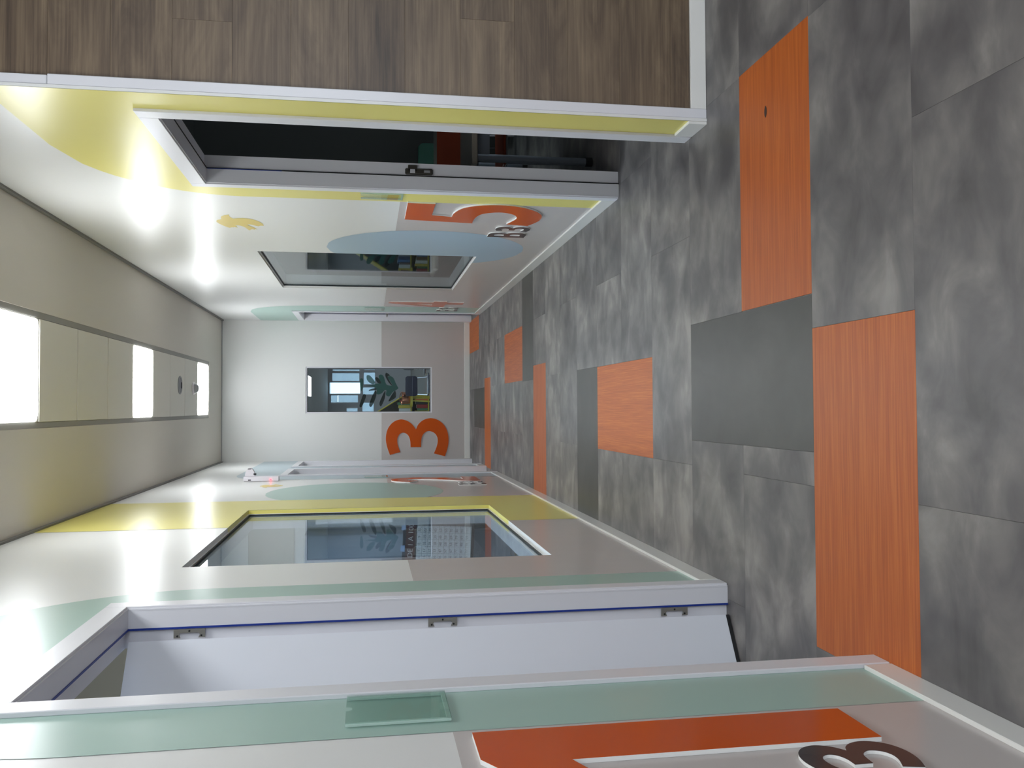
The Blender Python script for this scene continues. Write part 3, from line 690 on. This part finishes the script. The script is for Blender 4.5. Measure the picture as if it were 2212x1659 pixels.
for (lx0, lx1, ly0, ly1, lb) in ((-3.2, -2.5, 5.6, 7.0, 'added unseen fill light on the classroom ceiling nearest the cabinet'), (-3.2, -2.5, 3.6, 5.0, 'added unseen fill light on the classroom ceiling farther from the cabinet')):  # unseen fill panels, added to brighten the chart and cabinet
    t = thing('ceiling_light', ((lx0+lx1)/2, (ly0+ly1)/2, 2.9), lb, 'light')
    put('light_frame', MB().box(lx0, lx1, ly0, ly1, 2.885, 2.899, .002), M['whiteplastic'], t)
    put('diffuser', MB().box(lx0+.02, lx1-.02, ly0+.02, ly1-.02, 2.88, 2.886, .001), M['lamp_fill'], t)
# number chart on its stand
CY = 7.35
t = thing('number_chart', (-1.25, CY, .4), 'hundred number chart with a brown heading, behind the left window', 'chart')
ct, st = math.cos(-.05), math.sin(-.05)
def C(u, w, d=0): return (-1.235+(u*ct-w*st), CY-d, .69+(u*st+w*ct))      # u right, w up from chart centre
def cbox(u0, u1, w0, w1, d0, d1):
    return MB().add([C(u, w, d) for d in (d0, d1) for w in (w0, w1) for u in (u0, u1)], [(0, 2, 3, 1), (4, 5, 7, 6), (0, 1, 5, 4), (2, 6, 7, 3), (0, 4, 6, 2), (1, 3, 7, 5)])
put('backing', cbox(-.43, .285, -.27, .33, -.012, 0), mat('chart board', (60, 56, 58), .5), t)
put('sheet', cbox(-.34, .24, -.245, .215, .0005, .002), M['paper'], t)
put('heading', cbox(-.42, .275, .225, .305, .0005, .003), M['brownhead'], t)
b = MB()
vs, fs = text_mesh('NÚMEROS DE 1 A 100', .060); b.add([C(v.x-.035, v.y+.263, .0036+v.z) for v in vs], fs)
put('heading_print', b, M['whiteink'], t, kind='stuff')
cw, rh = .0572, .0445
for n_ in range(100):
    vs, fs = text_mesh(str(n_+1), .032)
    u = -.312+cw*(n_ % 10); w = .192-rh*(n_//10)
    put('printed_number', MB().add([C(v.x+u, v.y+w, .0026+v.z) for v in vs], fs), M['ink'], t)
b = MB()
for i in range(11):
    u = -.34+.058*i; w = .215-.046*i
    vs = cbox(u-.0008, u+.0008, -.245, .215, .002, .0028); b.add(vs.v, vs.f); vs = cbox(-.34, .24, w-.0008, w+.0008, .002, .0028); b.add(vs.v, vs.f)
put('grid_lines', b, M['ink'], t)
for du in (-.3, .2):
    put('leg', MB().cyl((-1.235+du, CY+.04, .0), (-1.235+du, CY+.04, .95), .011, 10).mesh('leg', True), M['tablegrey'], t)
put('clip', cbox(.02, .07, .31, .345, -.014, .008), mat('pale blue clip', (170, 195, 235), .3), t)
put('clip', cbox(.20, .245, .31, .345, -.014, .008), mat('pale blue clip 2', (170, 195, 235), .3), t)

# right dark room
RX1 = 5.2
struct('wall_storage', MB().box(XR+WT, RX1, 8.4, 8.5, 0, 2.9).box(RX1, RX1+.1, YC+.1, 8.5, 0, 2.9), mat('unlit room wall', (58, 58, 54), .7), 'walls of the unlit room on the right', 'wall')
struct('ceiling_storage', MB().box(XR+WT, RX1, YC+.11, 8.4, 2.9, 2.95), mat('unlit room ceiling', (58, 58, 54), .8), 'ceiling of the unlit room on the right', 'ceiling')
def table(name, x0, x1, y0, y1, z, label, legs=True):
    t = thing(name, ((x0+x1)/2, (y0+y1)/2, 0), label, 'table')
    put('table_top', MB().box(x0+.004, x1-.004, y0+.004, y1-.004, z-.004, z, .002), M['tabletop'], t)
    put('edge_band', MB().box(x0, x1, y0, y1, z-.036, z-.004, .006), M['tableedge'], t)
    put('apron', MB().box(x0+.05, x1-.05, y0+.04, y0+.06, z-.11, z-.036).box(x0+.05, x1-.05, y1-.06, y1-.04, z-.11, z-.036), M['tablegrey'], t)
    for (lx, ly) in ((x0+.045, y0+.035), (x1-.045, y0+.035), (x0+.045, y1-.035), (x1-.045, y1-.035)):
        l = put('leg', MB().cyl((lx, ly, .04), (lx, ly, z-.036), .023, 16).mesh('leg', True), M['tablegrey'], t)
        put('foot_cap', MB().cyl((lx, ly, 0), (lx, ly, .04), .026, 16).mesh('foot_cap', True), M['dark'], l)
table('classroom_table', 1.395, 2.6, 4.895, 5.5, .716, 'grey topped table with cream edge just inside the dark doorway')
table('classroom_table', 1.95, 3.2, 7.0, 7.6, .73, 'grey topped table farther back in the dark room')
def chair(name, x, y, rz, seatm, label, group=None, k=1.0):
    """school chair: shell seat and back on a tube frame; faces local -Y"""
    t = thing(name, (0, 0, 0), label, 'chair', group=group)
    def rbox(x0, x1, y0, y1, z0, z1, bend=0): return MB().box(x0, x1, y0, y1, z0, z1, .008)
    put('seat', MB().box(-.19, .19, -.19, .19, .43, .446, .006), seatm, t)
    pts = rr(-.185, .185, .62, .84, .05, .05); pts = arc(.135, .67, .05, .05, -90, 0, 5)+arc(.135, .79, .05, .05, 0, 90, 5)+arc(-.135, .79, .05, .05, 90, 180, 5)+arc(-.135, .67, .05, .05, 180, 270, 5)
    vs, fs = flat([pts], .014)
    put('backrest', MB().add([(v.x, .205+.12*(v.y-.45)*.5+v.z+.05*(v.x/.185)**2*-.5, v.y) for v in vs], fs), seatm, t)
    for sx in (-1, 1):
        put('leg', MB().tube([(sx*.17, .22, 0), (sx*.165, .17, .43), (sx*.15, .215, .62), (sx*.15, .232, .80)], .011, 10).mesh('leg', True), M['chrome'], t)
        put('leg', MB().tube([(sx*.17, -.19, 0), (sx*.165, -.15, .42), (sx*.165, .17, .42)], .011, 10).mesh('leg', True), M['chrome'], t)
    put('stretcher', MB().cyl((-.165, .05, .42), (.165, .05, .42), .010, 10).cyl((-.165, -.12, .42), (.165, -.12, .42), .010, 10).mesh('stretcher', True), M['chrome'], t)
    t.location = (x, y, 0); t.rotation_euler = (0, 0, rz); t.scale = (k, k, k)
    return t
chair('classroom_chair', 1.74, 5.62, 0, M['oranged'], 'orange chair tucked in behind the near table of the dark room')
chair('classroom_chair', 2.28, 7.85, 0, M['teal'], 'teal chair behind the farther table of the dark room')
chair('classroom_chair', 1.98, 4.72, PI, M['oranged'], 'orange chair drawn up to the front of the near table in the dark room')
o = put('side_table', MB().box(1.26, 1.72, 7.95, 8.35, .66, .715, .02).cyl((1.47, 8.15, 0), (1.47, 8.15, .66), .03, 16).cyl((1.47, 8.15, 0), (1.47, 8.15, .02), .16, 24), M['cream'], None, label='small cream table seen through the right window', cat='table')

# library at the end
struct('floor_library', MB().box(-3.0, 4.0, YE+WT, 26.9, -.003, .0), mat('library floor', (104, 102, 98), .5), 'pale floor of the library behind the end window', 'floor')
LY, LZ = 27.0, 2.51
struct('wall_library', MB().box(-3.1, -3.0, YE+WT, LY+2, 0, LZ).box(4.0, 4.1, YE+WT, LY+2, 0, LZ), M['roomgrey'], 'side walls of the library behind the end window', 'wall')
struct('ceiling_library', MB().box(-3.1, 4.1, YE+WT, LY+2, LZ, LZ+.05), M['libceil'], 'grey ceiling of the library behind the end window', 'ceiling')
# window wall of the library: each opening lets the sky in
def px(x, y, Y):   # real position on the plane Y of something seen at that place
    u, v = 1659-y, x
    d = fw+rt*((u-829.5)/F_PX)+upv*((1106-v)/F_PX); s = Y/d.y
    return (s*d.x, 1.3+s*d.z)
lib = []
for (xa_, xb_, ya_, yb_) in ((718, 777, 797, 802), (717, 777, 805, 824), (711, 779, 825.5, 851), (714, 774, 853, 870), (748, 773, 881.5, 893), (786, 811, 797, 800), (785, 811, 804, 831), (783, 810, 836, 853), (782, 808, 869, 893)):
    x1_, z1_ = px(xa_, ya_, LY); x0_, z0_ = px(xb_, yb_, LY); lib.append((x0_, x1_, z0_, z1_))
struct('wall_library_window', holed(-3.0, 4.0, 0, LZ, lib, LY, LY+.15, 'Y'), M['roomgrey'], 'window wall of the library seen through the end window', 'wall')
for i, (a, c, z0, z1) in enumerate(lib):
    t = thing('window_%d' % (i+4), ((a+c)/2, LY, z0), ['upper window pane at the right edge of the library', 'upper shaded window pane second from the right in the library', 'brightest open window pane of the library', 'upper window pane left of the brightest one', 'short upper pane at the left edge of the library', 'lower pane at the right edge of the library', 'lower library pane behind the leaf tip', 'lower library pane in the middle, crossed by the leaf', 'lower library pane at the left edge'][i], 'window', 'structure')
    put('frame', MB().box(a+.001, a+.012, LY+.02, LY+.06, z0+.001, z1-.001).box(c-.012, c-.001, LY+.02, LY+.06, z0+.001, z1-.001).box(a+.012, c-.012, LY+.02, LY+.06, z0+.001, z0+.012).box(a+.012, c-.012, LY+.02, LY+.06, z1-.012, z1-.001), M['frame'], t)
    put('glass_pane', MB().box(a+.012, c-.012, LY+.035, LY+.041, z0+.012, z1-.012), M['glass'], t)
    if i != 2: put('blind', MB().box(a+.012, c-.012, LY+.05, LY+.052, z0+.012, z1-.012), M['blind'], t)
def light_bar(x0, x1, y0, y1, label):
    t = thing('ceiling_light', ((x0+x1)/2, (y0+y1)/2, LZ), label, 'light')
    put('light_frame', MB().box(x0, x1, y0, y1, LZ-.012, LZ-.001, .002), M['whiteplastic'], t)
    put('diffuser', MB().box(x0+.012, x1-.012, y0+.015, y1-.015, LZ-.016, LZ-.011, .001), M['lamp'], t)
xr_, _z = px(669, 812, 18.4); xl_, _z = px(669, 857, 18.4)
light_bar(xl_, xr_, 17.9, 18.9, 'bright bar of light on the library ceiling, seen through the end window')
light_bar(3.3, 3.7, 21.5, 25.5, 'added far fill light on the library ceiling, unseen right of the end window view')  # this bar and the next three are unseen, added to brighten the library
light_bar(-2.7, -2.3, 21.5, 25.5, 'added far fill light on the library ceiling, unseen left of the end window view')
light_bar(2.5, 3.0, 13.5, 16.5, 'added long fill light on the library ceiling, unseen right of the end window view')
light_bar(-2.7, -2.3, 14.5, 17.5, 'added long fill light on the library ceiling, unseen left of the end window view')
# navy chair and a second one
ch = chair('classroom_chair', .365, 13.55, .12, M['navy'], 'navy backed chair in the library, behind the end window', k=.86)
chair('classroom_chair', .74, 14.5, -.3, mat('grey plastic', (90, 92, 100), .4), 'grey chair at the right of the navy one in the library', k=.86)
# yellow bookcase with sloping top and its books
t = thing('bookcase', (-.15, 14.3, 0), 'yellow bookcase with a sloping top in the library', 'bookcase')
bx0, bx1, by0, by1 = -.62, .20, 14.15, 14.45
def slope(x): return .745+(.20-x)*1.62
for nm, (a, c) in (('side_panel', (bx1-.02, bx1)), ('side_panel', (bx0, bx0+.02))):
    put(nm, MB().box(a, c, by0, by1, 0, slope(c)-.02), M['yellowfurn'], t)
put('top_panel', MB().add([(x, y, slope(x)-dz) for dz in (.03, 0) for y in (by0-.01, by1) for x in (bx0, bx1+.01)], [(0, 2, 3, 1), (4, 5, 7, 6), (0, 1, 5, 4), (2, 6, 7, 3), (0, 4, 6, 2), (1, 3, 7, 5)]), M['yellowfurn'], t)
put('back_panel', MB().add([(x, y, z) for y in (by1-.012, by1) for x, z in ((bx0, 0), (bx1, 0), (bx1, slope(bx1)-.03), (bx0, slope(bx0)-.03))], [(0, 1, 2, 3), (4, 7, 6, 5), (0, 4, 5, 1), (1, 5, 6, 2), (2, 6, 7, 3), (3, 7, 4, 0)]), mat('dark case back', (44, 38, 30), .6), t)
SH = (.05, .34, .62)
for z in SH: put('shelf', MB().box(bx0+.02, bx1-.02, by0, by1-.012, z-.018, z), M['yellowfurn'], t)
BC = [('red', (150, 44, 40)), ('white', (214, 212, 206)), ('navy', (36, 46, 88)), ('black', (30, 30, 34)), ('yellow', (206, 182, 70)), ('blue', (70, 110, 160)), ('orange', (200, 100, 50)), ('green', (70, 120, 80)), ('brown', (98, 68, 50)), ('grey', (150, 152, 156))]
SN = ['bottom', 'middle', 'top']
ORD = ['first', 'second', 'third', 'fourth', 'fifth', 'sixth', 'seventh', 'eighth', 'ninth', 'tenth', 'eleventh', 'twelfth', 'thirteenth', 'fourteenth', 'fifteenth', 'sixteenth', 'seventeenth', 'eighteenth', 'nineteenth', 'twentieth', 'twenty-first', 'twenty-second']
for si, z in enumerate(SH):
    x = bx0+.03; i = 0
    lim = bx1-.03
    while x < lim-.05:
        w = .034+.008*((i*7+si*3) % 4); h = .17+.012*((i*5+si) % 4)
        cn, cc = BC[(i*3+si*4) % 10]
        key = 'book '+cn
        mm = bpy.data.materials.get(key) or mat(key, cc, .5)
        bk = put('book', MB().box(x, x+w, by0+.02, by0+.18, z+.0005, z+h, .002), mm, None, label='%s book, %s from the left on the %s shelf of the yellow bookcase' % (cn, ORD[i], SN[si]), cat='book', group='books in the yellow bookcase')
        put('pages', MB().box(x+.003, x+w-.003, by0+.025, by0+.182, z+h-.004, z+h+.001), M['paper'], bk)
        x += w+.003; i += 1
t = thing('copper_pot', (.16, 13.95, .55), 'shiny copper pot beside the navy chair in the library', 'pot')
put('pot_body', MB().lathe([(0, .0), (.085, .0), (.095, .02), (.10, .12), (.104, .125), (.096, .13), (.09, .12), (.085, .01), (0, .008)], (.16, 13.95, .64), 28).mesh('pot_body', True), M['copper'], t)
put('pot_handle', MB().tube([(.16+.1*math.cos(a), 13.95, .76+.10*math.sin(a)*.4) for a in [i*PI/8 for i in range(9)]], .006, 8).mesh('pot_handle', True), M['copper'], t)
o = put('side_stool', MB().cyl((.16, 13.95, .60), (.16, 13.95, .638), .14, 24).cyl((.08, 13.88, 0), (.12, 13.9, .6), .014, 10).cyl((.24, 13.88, 0), (.2, 13.9, .6), .014, 10).cyl((.16, 14.03, 0), (.16, 14.0, .6), .014, 10), M['yellowfurn'], None, label='yellow round stool under the copper pot in the library', cat='stool')
